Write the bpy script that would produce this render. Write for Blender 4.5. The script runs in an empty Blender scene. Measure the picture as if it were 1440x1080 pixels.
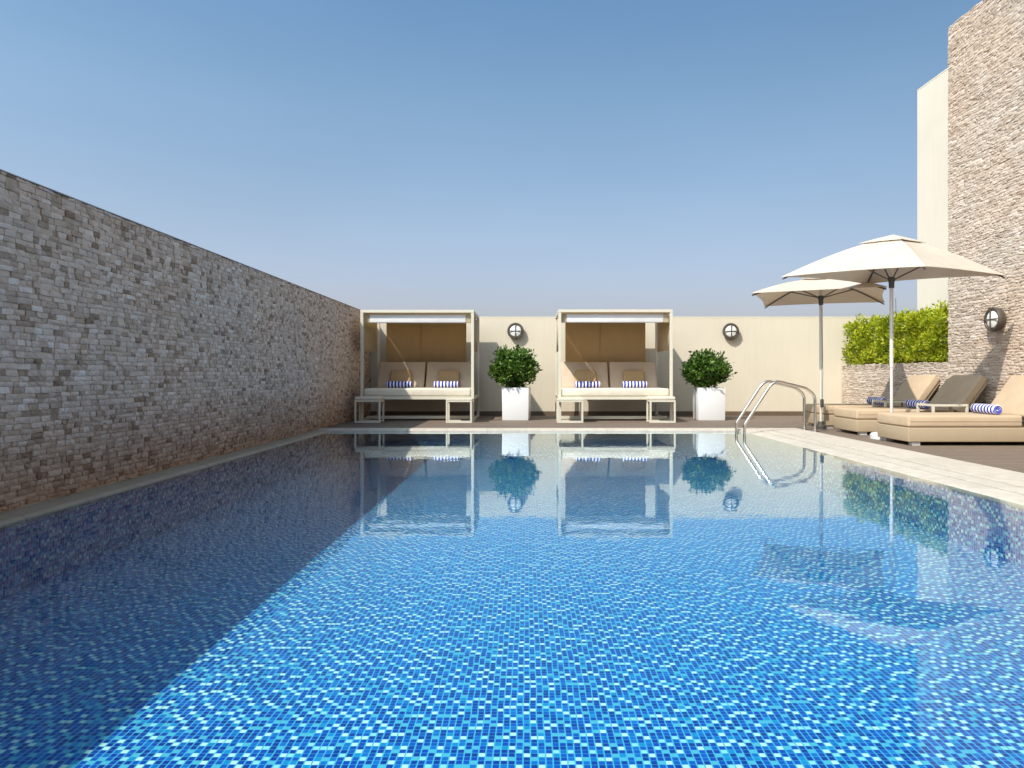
import bpy, bmesh, math, random
from mathutils import Vector, Matrix
R = math.radians
scene = bpy.context.scene
C = scene.collection

# ------------------------------------------------------------------ camera
cam_d = bpy.data.cameras.new('camera'); cam = bpy.data.objects.new('camera', cam_d); C.objects.link(cam)
cam.location = (0, 0, 0.85); cam.rotation_euler = (R(90), 0, 0)
cam_d.sensor_width = 36; cam_d.lens = 25.0
cam_d.shift_x = -21/1440; cam_d.shift_y = -13/1440
cam_d.clip_start = 0.05; cam_d.clip_end = 6000
scene.camera = cam

# ------------------------------------------------------------------ light
SUN = Vector((0.67, 0.70, -1.0)).normalized()          # direction the light travels
ELEV = math.asin(-SUN.z)
world = bpy.data.worlds.new('World'); scene.world = world; world.use_nodes = True
wn = world.node_tree.nodes; wl = world.node_tree.links
bgn = wn['Background']
sky = wn.new('ShaderNodeTexSky'); sky.sky_type = 'NISHITA'; sky.sun_disc = False
sky.sun_elevation = ELEV; sky.sun_rotation = math.atan2(-SUN.x, -SUN.y)
sky.altitude = 0; sky.air_density = 1.0; sky.dust_density = 3.0; sky.ozone_density = 2.5
# desert haze: the sky pales and warms towards the horizon
geo = wn.new('ShaderNodeTexCoord'); sxyz = wn.new('ShaderNodeSeparateXYZ'); wl.new(geo.outputs['Generated'], sxyz.inputs[0])
cr = wn.new('ShaderNodeValToRGB'); wl.new(sxyz.outputs['Z'], cr.inputs[0]); el = cr.color_ramp.elements
el[0].position = 0.0; el[0].color = (0.88, 0.78, 0.84, 1); el[1].position = 0.55; el[1].color = (0.60, 0.84, 0.90, 1)
for pp, cc in ((0.10, (0.90, 0.76, 0.77, 1)), (0.20, (0.88, 0.81, 0.76, 1)), (0.36, (0.80, 0.87, 0.81, 1))):
    e_ = cr.color_ramp.elements.new(pp); e_.color = cc
mu = wn.new('ShaderNodeMix'); mu.data_type = 'RGBA'; mu.blend_type = 'MULTIPLY'; mu.inputs[0].default_value = 1
wl.new(sky.outputs[0], mu.inputs[6]); 
az = wn.new('ShaderNodeMapRange'); az.inputs[1].default_value = -0.7; az.inputs[2].default_value = 0.7; az.inputs[3].default_value = 1.16; az.inputs[4].default_value = 0.86; wl.new(sxyz.outputs['X'], az.inputs[0])
m2 = wn.new('ShaderNodeMix'); m2.data_type = 'RGBA'; m2.blend_type = 'MULTIPLY'; m2.inputs[0].default_value = 1; 
hz = wn.new('ShaderNodeTexNoise'); hz.inputs['Scale'].default_value = 2.2; hz.inputs['Detail'].default_value = 4
hm = wn.new('ShaderNodeMapping'); hm.inputs['Scale'].default_value = (1, 1, 3.5); wl.new(geo.outputs['Generated'], hm.inputs[0]); wl.new(hm.outputs[0], hz.inputs['Vector'])
hr = wn.new('ShaderNodeMapRange'); hr.inputs[1].default_value = 0.3; hr.inputs[2].default_value = 0.7; hr.inputs[3].default_value = 0.97; hr.inputs[4].default_value = 1.04; wl.new(hz.outputs['Fac'], hr.inputs[0])
m3 = wn.new('ShaderNodeMix'); m3.data_type = 'RGBA'; m3.blend_type = 'MULTIPLY'; m3.inputs[0].default_value = 1; wl.new(cr.outputs[0], m3.inputs[6]); wl.new(hr.outputs[0], m3.inputs[7])
wl.new(m3.outputs[2], m2.inputs[6]); wl.new(az.outputs[0], m2.inputs[7])
wl.new(m2.outputs[2], mu.inputs[7]); wl.new(mu.outputs[2], bgn.inputs[0]); bgn.inputs[1].default_value = 0.15
ld = bpy.data.lights.new('sun', 'SUN'); ld.energy = 3.5; ld.angle = R(0.7); ld.color = (1.0, 0.94, 0.85)
lo = bpy.data.objects.new('sun', ld); C.objects.link(lo)
lo.rotation_euler = SUN.to_track_quat('-Z', 'Y').to_euler(); lo.location = (-6, -6, 10)
scene.view_settings.view_transform = 'Standard'; scene.view_settings.look = 'None'
scene.view_settings.exposure = 0.52; scene.view_settings.gamma = 1.0
scene.cycles.max_bounces = 8; scene.cycles.transparent_max_bounces = 8
scene.cycles.caustics_reflective = False

# ------------------------------------------------------------------ materials
def newmat(name):
    m = bpy.data.materials.new(name); m.use_nodes = True
    nt = m.node_tree; return m, nt, nt.nodes['Principled BSDF']
def N(nt, t, **k):
    n = nt.nodes.new(t)
    for a, b in k.items(): setattr(n, a, b)
    return n
def ramp(nt, pts, interp='LINEAR'):
    n = N(nt, 'ShaderNodeValToRGB'); e = n.color_ramp; e.interpolation = interp
    while len(e.elements) < len(pts): e.elements.new(0.5)
    for el, (p, c) in zip(e.elements, pts): el.position = p; el.color = (*c, 1)
    return n
def bump(nt, p, h, strength, dist):
    b = N(nt, 'ShaderNodeBump'); b.inputs['Strength'].default_value = strength; b.inputs['Distance'].default_value = dist
    nt.links.new(h, b.inputs['Height']); nt.links.new(b.outputs[0], p.inputs['Normal']); return b
def simple(name, col, rough=0.6, metal=0.0, var=0.12, scale=6, bs=0.0, bscale=60, bd=0.003, detail=5, spec=0.5):
    m, nt, p = newmat(name)
    tc = N(nt, 'ShaderNodeTexCoord')
    no = N(nt, 'ShaderNodeTexNoise'); no.inputs['Scale'].default_value = scale; no.inputs['Detail'].default_value = detail
    nt.links.new(tc.outputs['Object'], no.inputs['Vector'])
    lo_ = tuple(c*(1-var) for c in col); hi_ = tuple(min(1, c*(1+var)) for c in col)
    r = ramp(nt, [(0.3, lo_), (0.7, hi_)])
    nt.links.new(no.outputs['Fac'], r.inputs[0]); nt.links.new(r.outputs[0], p.inputs['Base Color'])
    p.inputs['Roughness'].default_value = rough; p.inputs['Metallic'].default_value = metal
    p.inputs['Specular IOR Level'].default_value = spec
    if bs:
        n2 = N(nt, 'ShaderNodeTexNoise'); n2.inputs['Scale'].default_value = bscale; n2.inputs['Detail'].default_value = 4
        nt.links.new(tc.outputs['Object'], n2.inputs['Vector']); bump(nt, p, n2.outputs['Fac'], bs, bd)
    return m

def mat_stone(name, pts, stain=None, bs=0.7):
    m, nt, p = newmat(name); L = nt.links
    at = N(nt, 'ShaderNodeAttribute', attribute_name='tone')
    tc = N(nt, 'ShaderNodeTexCoord')
    no = N(nt, 'ShaderNodeTexNoise'); no.inputs['Scale'].default_value = 22; no.inputs['Detail'].default_value = 6
    L.new(tc.outputs['Object'], no.inputs['Vector'])
    ma = N(nt, 'ShaderNodeMath', operation='MULTIPLY_ADD'); ma.inputs[1].default_value = 0.35; L.new(no.outputs['Fac'], ma.inputs[0])
    L.new(at.outputs['Fac'], ma.inputs[2])
    sb = N(nt, 'ShaderNodeMath', operation='SUBTRACT'); L.new(ma.outputs[0], sb.inputs[0]); sb.inputs[1].default_value = 0.175
    r = ramp(nt, pts); L.new(sb.outputs[0], r.inputs[0])
    out = r.outputs[0]
    # broad mineral drift between warm and cool patches
    n3 = N(nt, 'ShaderNodeTexNoise'); n3.inputs['Scale'].default_value = 0.7; n3.inputs['Detail'].default_value = 3
    L.new(tc.outputs['Object'], n3.inputs['Vector'])
    r3 = ramp(nt, [(0.35, (1.0, 0.95, 0.90)), (0.65, (0.95, 0.98, 1.0))]); L.new(n3.outputs['Fac'], r3.inputs[0])
    mx = N(nt, 'ShaderNodeMix', data_type='RGBA', blend_type='MULTIPLY'); mx.inputs[0].default_value = 1
    L.new(out, mx.inputs[6]); L.new(r3.outputs[0], mx.inputs[7]); out = mx.outputs[2]
    if stain:
        sx = N(nt, 'ShaderNodeSeparateXYZ'); L.new(tc.outputs['Object'], sx.inputs[0])
        ad = N(nt, 'ShaderNodeMath', operation='MULTIPLY_ADD'); L.new(n3.outputs['Fac'], ad.inputs[0]); ad.inputs[1].default_value = -0.5; L.new(sx.outputs['Z'], ad.inputs[2])
        mr = N(nt, 'ShaderNodeMapRange'); L.new(ad.outputs[0], mr.inputs[0])
        mr.inputs[1].default_value = -0.2; mr.inputs[2].default_value = 0.45; mr.inputs[3].default_value = 1; mr.inputs[4].default_value = 0
        m2 = N(nt, 'ShaderNodeMix', data_type='RGBA', blend_type='MULTIPLY'); L.new(mr.outputs[0], m2.inputs[0])
        L.new(out, m2.inputs[6]); m2.inputs[7].default_value = (*stain, 1); out = m2.outputs[2]
    L.new(out, p.inputs['Base Color'])
    p.inputs['Roughness'].default_value = 0.85; p.inputs['Specular IOR Level'].default_value = 0.25
    n2 = N(nt, 'ShaderNodeTexNoise'); n2.inputs['Scale'].default_value = 45; n2.inputs['Detail'].default_value = 6
    L.new(tc.outputs['Object'], n2.inputs['Vector']); bump(nt, p, n2.outputs['Fac'], bs, 0.012)
    return m

def mat_mosaic():
    m, nt, p = newmat('glass_mosaic'); L = nt.links
    uv = N(nt, 'ShaderNodeUVMap', uv_map='UVMap')
    wob = N(nt, 'ShaderNodeTexNoise'); wob.inputs['Scale'].default_value = 4.5; wob.inputs['Detail'].default_value = 1; L.new(uv.outputs[0], wob.inputs['Vector'])
    wm = N(nt, 'ShaderNodeVectorMath', operation='MULTIPLY_ADD'); L.new(wob.outputs['Color'], wm.inputs[0]); wm.inputs[1].default_value = (0.011, 0.013, 0); L.new(uv.outputs[0], wm.inputs[2])
    sc = N(nt, 'ShaderNodeVectorMath', operation='MULTIPLY'); L.new(wm.outputs[0], sc.inputs[0]); sc.inputs[1].default_value = (1/0.0254, 1/0.0235, 1)
    fl = N(nt, 'ShaderNodeVectorMath', operation='FLOOR'); L.new(sc.outputs[0], fl.inputs[0])
    fr = N(nt, 'ShaderNodeVectorMath', operation='FRACTION'); L.new(sc.outputs[0], fr.inputs[0])
    def mth(op, a, b=None, c=None):
        n = N(nt, 'ShaderNodeMath', operation=op)
        for k, q in enumerate((a, b, c)):
            if q is None: continue
            if isinstance(q, (int, float)): n.inputs[k].default_value = q
            else: L.new(q, n.inputs[k])
        return n.outputs[0]
    wn_ = N(nt, 'ShaderNodeTexWhiteNoise', noise_dimensions='2D'); L.new(fl.outputs[0], wn_.inputs['Vector'])
    r = ramp(nt, [(0.0, (0.003, 0.030, 0.30)), (0.30, (0.003, 0.052, 0.42)), (0.60, (0.004, 0.088, 0.50)),
                  (0.82, (0.005, 0.16, 0.56)), (0.94, (0.007, 0.27, 0.60))], 'CONSTANT')
    L.new(wn_.outputs['Value'], r.inputs[0])
    # the blend's pale chips: one in every four or five tiles of a row, staggered from row to row
    s3 = N(nt, 'ShaderNodeSeparateXYZ'); L.new(fl.outputs[0], s3.inputs[0])
    row = mth('ADD', s3.outputs['Y'], mth('FLOOR', mth('MULTIPLY', s3.outputs['X'], 1.62)))
    v = mth('DIVIDE', row, 4.0); k_ = mth('FLOOR', mth('ADD', v, 0.01)); ps = mth('SUBTRACT', row, mth('MULTIPLY', k_, 4.0))
    cb = N(nt, 'ShaderNodeCombineXYZ'); L.new(s3.outputs['X'], cb.inputs[0]); L.new(k_, cb.inputs[1])
    w2 = N(nt, 'ShaderNodeTexWhiteNoise', noise_dimensions='2D'); L.new(cb.outputs[0], w2.inputs['Vector'])
    pick = mth('FLOOR', mth('MULTIPLY', w2.outputs['Value'], 2.4))
    same = mth('COMPARE', ps, pick, 0.3)
    pr = ramp(nt, [(0.0, (0.12, 0.50, 0.66)), (0.35, (0.40, 0.76, 0.78)), (0.62, (0.76, 0.91, 0.82))], 'CONSTANT'); L.new(wn_.outputs['Value'], pr.inputs[0])
    pm = N(nt, 'ShaderNodeMix', data_type='RGBA'); L.new(same, pm.inputs[0]); L.new(r.outputs[0], pm.inputs[6]); L.new(pr.outputs[0], pm.inputs[7])
    # slight tone drift inside the blend
    no = N(nt, 'ShaderNodeTexNoise'); no.inputs['Scale'].default_value = 1.2; no.inputs['Detail'].default_value = 2; L.new(uv.outputs[0], no.inputs['Vector'])
    sx = N(nt, 'ShaderNodeSeparateXYZ'); L.new(fr.outputs[0], sx.inputs[0])
    def edge(o, w):
        a = N(nt, 'ShaderNodeMath', operation='LESS_THAN'); L.new(o, a.inputs[0]); a.inputs[1].default_value = w; return a.outputs[0]
    mx = N(nt, 'ShaderNodeMath', operation='MAXIMUM'); L.new(edge(sx.outputs['X'], 0.19), mx.inputs[0]); L.new(edge(sx.outputs['Y'], 0.09), mx.inputs[1])
    mix = N(nt, 'ShaderNodeMix', data_type='RGBA'); L.new(mx.outputs[0], mix.inputs[0]); L.new(pm.outputs[2], mix.inputs[6]); mix.inputs[7].default_value = (0.10, 0.48, 0.68, 1)
    L.new(mix.outputs[2], p.inputs['Base Color']); p.inputs['Roughness'].default_value = 0.35
    return m

def mat_water():
    m, nt, p = newmat('pool_water'); L = nt.links; nt.nodes.remove(p)
    out = nt.nodes['Material Output']
    tc = N(nt, 'ShaderNodeTexCoord')
    mp = N(nt, 'ShaderNodeMapping'); L.new(tc.outputs['Object'], mp.inputs[0]); mp.inputs['Scale'].default_value = (1, 1, 1)
    n1 = N(nt, 'ShaderNodeTexNoise'); n1.inputs['Scale'].default_value = 5.5; n1.inputs['Detail'].default_value = 3; n1.inputs['Roughness'].default_value = 0.55; L.new(mp.outputs[0], n1.inputs['Vector'])
    b = N(nt, 'ShaderNodeBump'); b.inputs['Strength'].default_value = 0.11; b.inputs['Distance'].default_value = 0.006; L.new(n1.outputs['Fac'], b.inputs['Height'])
    fz = N(nt, 'ShaderNodeFresnel'); fz.inputs['IOR'].default_value = 1.33; L.new(b.outputs[0], fz.inputs['Normal'])
    tr = N(nt, 'ShaderNodeBsdfTransparent'); tr.inputs[0].default_value = (0.80, 0.985, 0.99, 1)
    gl = N(nt, 'ShaderNodeBsdfGlossy'); gl.inputs['Roughness'].default_value = 0.012; gl.inputs['Color'].default_value = (0.84, 0.95, 1, 1); L.new(b.outputs[0], gl.inputs['Normal'])
    mx = N(nt, 'ShaderNodeMixShader'); 
    f1 = N(nt, 'ShaderNodeMath', operation='SUBTRACT'); L.new(fz.outputs[0], f1.inputs[0]); f1.inputs[1].default_value = 0.052
    f2 = N(nt, 'ShaderNodeMath', operation='MULTIPLY', use_clamp=True); L.new(f1.outputs[0], f2.inputs[0]); f2.inputs[1].default_value = 1.75
    L.new(f2.outputs[0], mx.inputs[0]); L.new(tr.outputs[0], mx.inputs[1]); L.new(gl.outputs[0], mx.inputs[2])
    L.new(mx.outputs[0], out.inputs['Surface'])
    return m

def mat_deck():
    m, nt, p = newmat('deck_boards'); L = nt.links
    tc = N(nt, 'ShaderNodeTexCoord')
    br = N(nt, 'ShaderNodeTexBrick'); L.new(tc.outputs['Object'], br.inputs['Vector'])
    br.inputs['Scale'].default_value = 1; br.inputs['Brick Width'].default_value = 2.4; br.inputs['Row Height'].default_value = 0.14
    br.inputs['Mortar Size'].default_value = 0.004; br.inputs['Mortar Smooth'].default_value = 0.3; br.offset = 0.37
    br.inputs['Color1'].default_value = (0.20, 0.148, 0.112, 1); br.inputs['Color2'].default_value = (0.165, 0.122, 0.095, 1); br.inputs['Mortar'].default_value = (0.05, 0.036, 0.028, 1)
    mp = N(nt, 'ShaderNodeMapping'); mp.inputs['Scale'].default_value = (1.5, 28, 1); L.new(tc.outputs['Object'], mp.inputs[0])
    no = N(nt, 'ShaderNodeTexNoise'); no.inputs['Scale'].default_value = 3; no.inputs['Detail'].default_value = 7; L.new(mp.outputs[0], no.inputs['Vector'])
    r = ramp(nt, [(0.3, (0.72, 0.72, 0.72)), (0.7, (1.2, 1.18, 1.15))]); L.new(no.outputs['Fac'], r.inputs[0])
    mx = N(nt, 'ShaderNodeMix', data_type='RGBA', blend_type='MULTIPLY'); mx.inputs[0].default_value = 1
    L.new(br.outputs['Color'], mx.inputs[6]); L.new(r.outputs[0], mx.inputs[7]); L.new(mx.outputs[2], p.inputs['Base Color'])
    p.inputs['Roughness'].default_value = 0.7
    bump(nt, p, no.outputs['Fac'], 0.3, 0.004)
    return m

def mat_tilestone(name, c, joint, w, h, offset=0.0, msize=0.004, rough=0.5):
    m, nt, p = newmat(name); L = nt.links
    uv = N(nt, 'ShaderNodeTexCoord')
    br = N(nt, 'ShaderNodeTexBrick'); L.new(uv.outputs['Object'], br.inputs['Vector']); br.offset = offset
    br.inputs['Scale'].default_value = 1; br.inputs['Brick Width'].default_value = w; br.inputs['Row Height'].default_value = h; br.inputs['Mortar Size'].default_value = msize
    br.inputs['Color1'].default_value = (*c, 1); br.inputs['Color2'].default_value = (*[x*0.9 for x in c], 1); br.inputs['Mortar'].default_value = (*joint, 1)
    no = N(nt, 'ShaderNodeTexNoise'); no.inputs['Scale'].default_value = 9; no.inputs['Detail'].default_value = 8; L.new(uv.outputs['Object'], no.inputs['Vector'])
    r = ramp(nt, [(0.3, (0.86, 0.85, 0.83)), (0.7, (1.05, 1.05, 1.05))]); L.new(no.outputs['Fac'], r.inputs[0])
    mx = N(nt, 'ShaderNodeMix', data_type='RGBA', blend_type='MULTIPLY'); mx.inputs[0].default_value = 1
    L.new(br.outputs['Color'], mx.inputs[6]); L.new(r.outputs[0], mx.inputs[7]); L.new(mx.outputs[2], p.inputs['Base Color'])
    p.inputs['Roughness'].default_value = rough
    bump(nt, p, no.outputs['Fac'], 0.15, 0.003)
    return m

def mat_render(name, c):
    m, nt, p = newmat(name); L = nt.links
    tc = N(nt, 'ShaderNodeTexCoord')
    no = N(nt, 'ShaderNodeTexNoise'); no.inputs['Scale'].default_value = 0.9; no.inputs['Detail'].default_value = 6; L.new(tc.outputs['Object'], no.inputs['Vector'])
    r = ramp(nt, [(0.3, tuple(x*0.94 for x in c)), (0.7, tuple(min(1, x*1.03) for x in c))]); L.new(no.outputs['Fac'], r.inputs[0])
    # faint vertical run-off streaks from the coping
    mp = N(nt, 'ShaderNodeMapping'); mp.inputs['Scale'].default_value = (5, 5, 0.25); L.new(tc.outputs['Object'], mp.inputs[0])
    n2 = N(nt, 'ShaderNodeTexNoise'); n2.inputs['Scale'].default_value = 2.5; n2.inputs['Detail'].default_value = 5; L.new(mp.outputs[0], n2.inputs['Vector'])
    r2 = ramp(nt, [(0.30, (0.975, 0.97, 0.96)), (0.55, (1, 1, 1))]); L.new(n2.outputs['Fac'], r2.inputs[0])
    mx = N(nt, 'ShaderNodeMix', data_type='RGBA', blend_type='MULTIPLY'); mx.inputs[0].default_value = 1
    L.new(r.outputs[0], mx.inputs[6]); L.new(r2.outputs[0], mx.inputs[7]); L.new(mx.outputs[2], p.inputs['Base Color'])
    n3 = N(nt, 'ShaderNodeTexNoise'); n3.inputs['Scale'].default_value = 90; n3.inputs['Detail'].default_value = 3; L.new(tc.outputs['Object'], n3.inputs['Vector'])
    bump(nt, p, n3.outputs['Fac'], 0.25, 0.003)
    p.inputs['Roughness'].default_value = 0.85; p.inputs['Specular IOR Level'].default_value = 0.2
    return m

def mat_cloth(name, c, trans=0.0, tcol=None, scale=500):
    m, nt, p = newmat(name); L = nt.links
    tc = N(nt, 'ShaderNodeTexCoord')
    no = N(nt, 'ShaderNodeTexNoise'); no.inputs['Scale'].default_value = 4; no.inputs['Detail'].default_value = 6; L.new(tc.outputs['Object'], no.inputs['Vector'])
    r = ramp(nt, [(0.3, tuple(x*0.93 for x in c)), (0.7, tuple(min(1, x*1.05) for x in c))]); L.new(no.outputs['Fac'], r.inputs[0])
    L.new(r.outputs[0], p.inputs['Base Color']); p.inputs['Roughness'].default_value = 0.9; p.inputs['Specular IOR Level'].default_value = 0.15
    n2 = N(nt, 'ShaderNodeTexNoise'); n2.inputs['Scale'].default_value = 9; n2.inputs['Detail'].default_value = 5; L.new(tc.outputs['Object'], n2.inputs['Vector'])
    bump(nt, p, n2.outputs['Fac'], 0.35, 0.02)
    if trans:
        t = N(nt, 'ShaderNodeBsdfTranslucent'); t.inputs[0].default_value = (*(tcol or c), 1)
        mx = N(nt, 'ShaderNodeMixShader'); mx.inputs[0].default_value = trans
        L.new(p.outputs[0], mx.inputs[1]); L.new(t.outputs[0], mx.inputs[2]); L.new(mx.outputs[0], nt.nodes['Material Output'].inputs['Surface'])
    return m

def mat_weave(name, c):
    m, nt, p = newmat(name); L = nt.links
    tc = N(nt, 'ShaderNodeTexCoord')
    w = N(nt, 'ShaderNodeTexWave', wave_type='BANDS', bands_direction='Z'); w.inputs['Scale'].default_value = 40; L.new(tc.outputs['Object'], w.inputs['Vector']); w.inputs['Distortion'].default_value = 0.6
    w2 = N(nt, 'ShaderNodeTexWave', wave_type='BANDS', bands_direction='DIAGONAL'); w2.inputs['Scale'].default_value = 30; L.new(tc.outputs['Object'], w2.inputs['Vector'])
    mu = N(nt, 'ShaderNodeMath', operation='MULTIPLY'); L.new(w.outputs['Fac'], mu.inputs[0]); L.new(w2.outputs['Fac'], mu.inputs[1])
    r = ramp(nt, [(0, tuple(x*0.8 for x in c)), (0.8, tuple(x*1.1 for x in c))]); L.new(mu.outputs[0], r.inputs[0]); L.new(r.outputs[0], p.inputs['Base Color'])
    bump(nt, p, mu.outputs[0], 0.5, 0.004); p.inputs['Roughness'].default_value = 0.7
    return m

def mat_towel():
    m, nt, p = newmat('striped_towel'); L = nt.links
    tc = N(nt, 'ShaderNodeTexCoord'); sx = N(nt, 'ShaderNodeSeparateXYZ'); L.new(tc.outputs['Object'], sx.inputs[0])
    mu = N(nt, 'ShaderNodeMath', operation='MULTIPLY'); L.new(sx.outputs['X'], mu.inputs[0]); mu.inputs[1].default_value = 1/0.064
    ad = N(nt, 'ShaderNodeMath', operation='ADD'); L.new(mu.outputs[0], ad.inputs[0]); ad.inputs[1].default_value = 20.28
    fr = N(nt, 'ShaderNodeMath', operation='FRACT'); L.new(ad.outputs[0], fr.inputs[0])
    r = ramp(nt, [(0, (0.03, 0.035, 0.34)), (0.52, (0.80, 0.80, 0.84))], 'CONSTANT'); L.new(fr.outputs[0], r.inputs[0]); L.new(r.outputs[0], p.inputs['Base Color'])
    no = N(nt, 'ShaderNodeTexNoise'); no.inputs['Scale'].default_value = 160; L.new(tc.outputs['Object'], no.inputs['Vector']); bump(nt, p, no.outputs['Fac'], 0.6, 0.004)
    p.inputs['Roughness'].default_value = 1; p.inputs['Specular IOR Level'].default_value = 0.05
    return m

def mat_leaf(name, pts, trans=0.35):
    m, nt, p = newmat(name); L = nt.links
    at = N(nt, 'ShaderNodeAttribute', attribute_name='tone'); r = ramp(nt, pts); L.new(at.outputs['Fac'], r.inputs[0])
    L.new(r.outputs[0], p.inputs['Base Color']); p.inputs['Roughness'].default_value = 0.42
    t = N(nt, 'ShaderNodeBsdfTranslucent'); L.new(r.outputs[0], t.inputs[0])
    mx = N(nt, 'ShaderNodeMixShader'); mx.inputs[0].default_value = trans; L.new(p.outputs[0], mx.inputs[1]); L.new(t.outputs[0], mx.inputs[2])
    L.new(mx.outputs[0], nt.nodes['Material Output'].inputs['Surface'])
    return m

M = dict(
    stoneL=mat_stone('grey_split_stone', [(0.0, (0.33, 0.23, 0.16)), (0.25, (0.58, 0.445, 0.345)), (0.55, (0.73, 0.58, 0.475)), (0.8, (0.81, 0.67, 0.565)), (1.0, (0.88, 0.77, 0.68))], (0.62, 0.50, 0.41)),
    stoneR=mat_stone('cream_split_stone', [(0.0, (0.42, 0.335, 0.26)), (0.3, (0.53, 0.435, 0.355)), (0.6, (0.59, 0.495, 0.415)), (0.85, (0.64, 0.545, 0.47)), (1.0, (0.69, 0.60, 0.53))], None, 0.45),
    core=simple('mortar', (0.45, 0.39, 0.33), 0.9, bs=0.4),
    cap=simple('stone_cap', (0.40, 0.38, 0.37), 0.8, bs=0.3),
    wall=mat_render('cream_render', (0.65, 0.575, 0.46)),
    block=mat_render('off_white_render', (0.67, 0.615, 0.525)),
    skirt=simple('brown_skirting', (0.13, 0.09, 0.06), 0.6),
    mosaic=mat_mosaic(), water=mat_water(), deck=mat_deck(),
    coping=mat_tilestone('coping_stone', (0.62, 0.55, 0.47), (0.45, 0.38, 0.30), 0.62, 0.60),
    ledge=mat_tilestone('ledge_stone', (0.52, 0.40, 0.28), (0.24, 0.18, 0.12), 0.9, 0.62),
    ground=simple('far_ground', (0.32, 0.27, 0.20), 0.9, scale=0.02),
    alu=simple('champagne_aluminium', (0.62, 0.57, 0.46), 0.45, 0.0, 0.03),
    white=simple('white_lacquer', (0.70, 0.69, 0.69), 0.35, 0, 0.02, scale=2),
    steel=simple('brushed_steel', (0.62, 0.58, 0.52), 0.22, 1.0, 0.05, scale=30),
    pole=simple('satin_pole', (0.62, 0.60, 0.56), 0.35, 0.1, 0.03),
    dark=simple('dark_grey_metal', (0.055, 0.05, 0.045), 0.5),
    bronze=simple('bronze_metal', (0.10, 0.082, 0.065), 0.45, 0.3),
    glass=simple('frosted_glass', (0.78, 0.76, 0.72), 0.2, 0, 0.02),
    canvas=mat_cloth('umbrella_canvas', (0.70, 0.635, 0.55), 0.32, (0.84, 0.70, 0.54)),
    mattress=mat_cloth('cream_mattress', (0.68, 0.61, 0.50)),
    cushion=mat_cloth('beige_cushion', (0.53, 0.415, 0.31)),
    pillow=mat_cloth('tan_pillow', (0.44, 0.29, 0.155)),
    curtain=mat_cloth('brown_mesh_curtain', (0.56, 0.44, 0.28), 0.55, (0.74, 0.58, 0.36)),
    blind=mat_cloth('beige_blind', (0.60, 0.50, 0.34), 0.35, (0.7, 0.55, 0.33)),
    whitecloth=mat_cloth('white_cloth', (0.84, 0.82, 0.80), 0.15),
    tan=mat_cloth('tan_mattress', (0.50, 0.375, 0.255)),
    weave=mat_weave('tan_weave', (0.44, 0.335, 0.22)),
    towel=mat_towel(), blue=mat_cloth('blue_towelling', (0.035, 0.04, 0.36)),
    soil=simple('potting_soil', (0.05, 0.035, 0.025), 0.95, bs=0.6, bd=0.02),
    bark=simple('brown_bark', (0.10, 0.07, 0.045), 0.9, bs=0.5),
    leafD=mat_leaf('dark_glossy_leaf', [(0, (0.02, 0.05, 0.006)), (0.5, (0.07, 0.15, 0.014)), (1, (0.18, 0.28, 0.03))], 0.3),
    leafY=mat_leaf('lime_hedge_leaf', [(0, (0.13, 0.17, 0.006)), (0.5, (0.34, 0.41, 0.012)), (1, (0.57, 0.58, 0.03))], 0.45),
)

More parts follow.
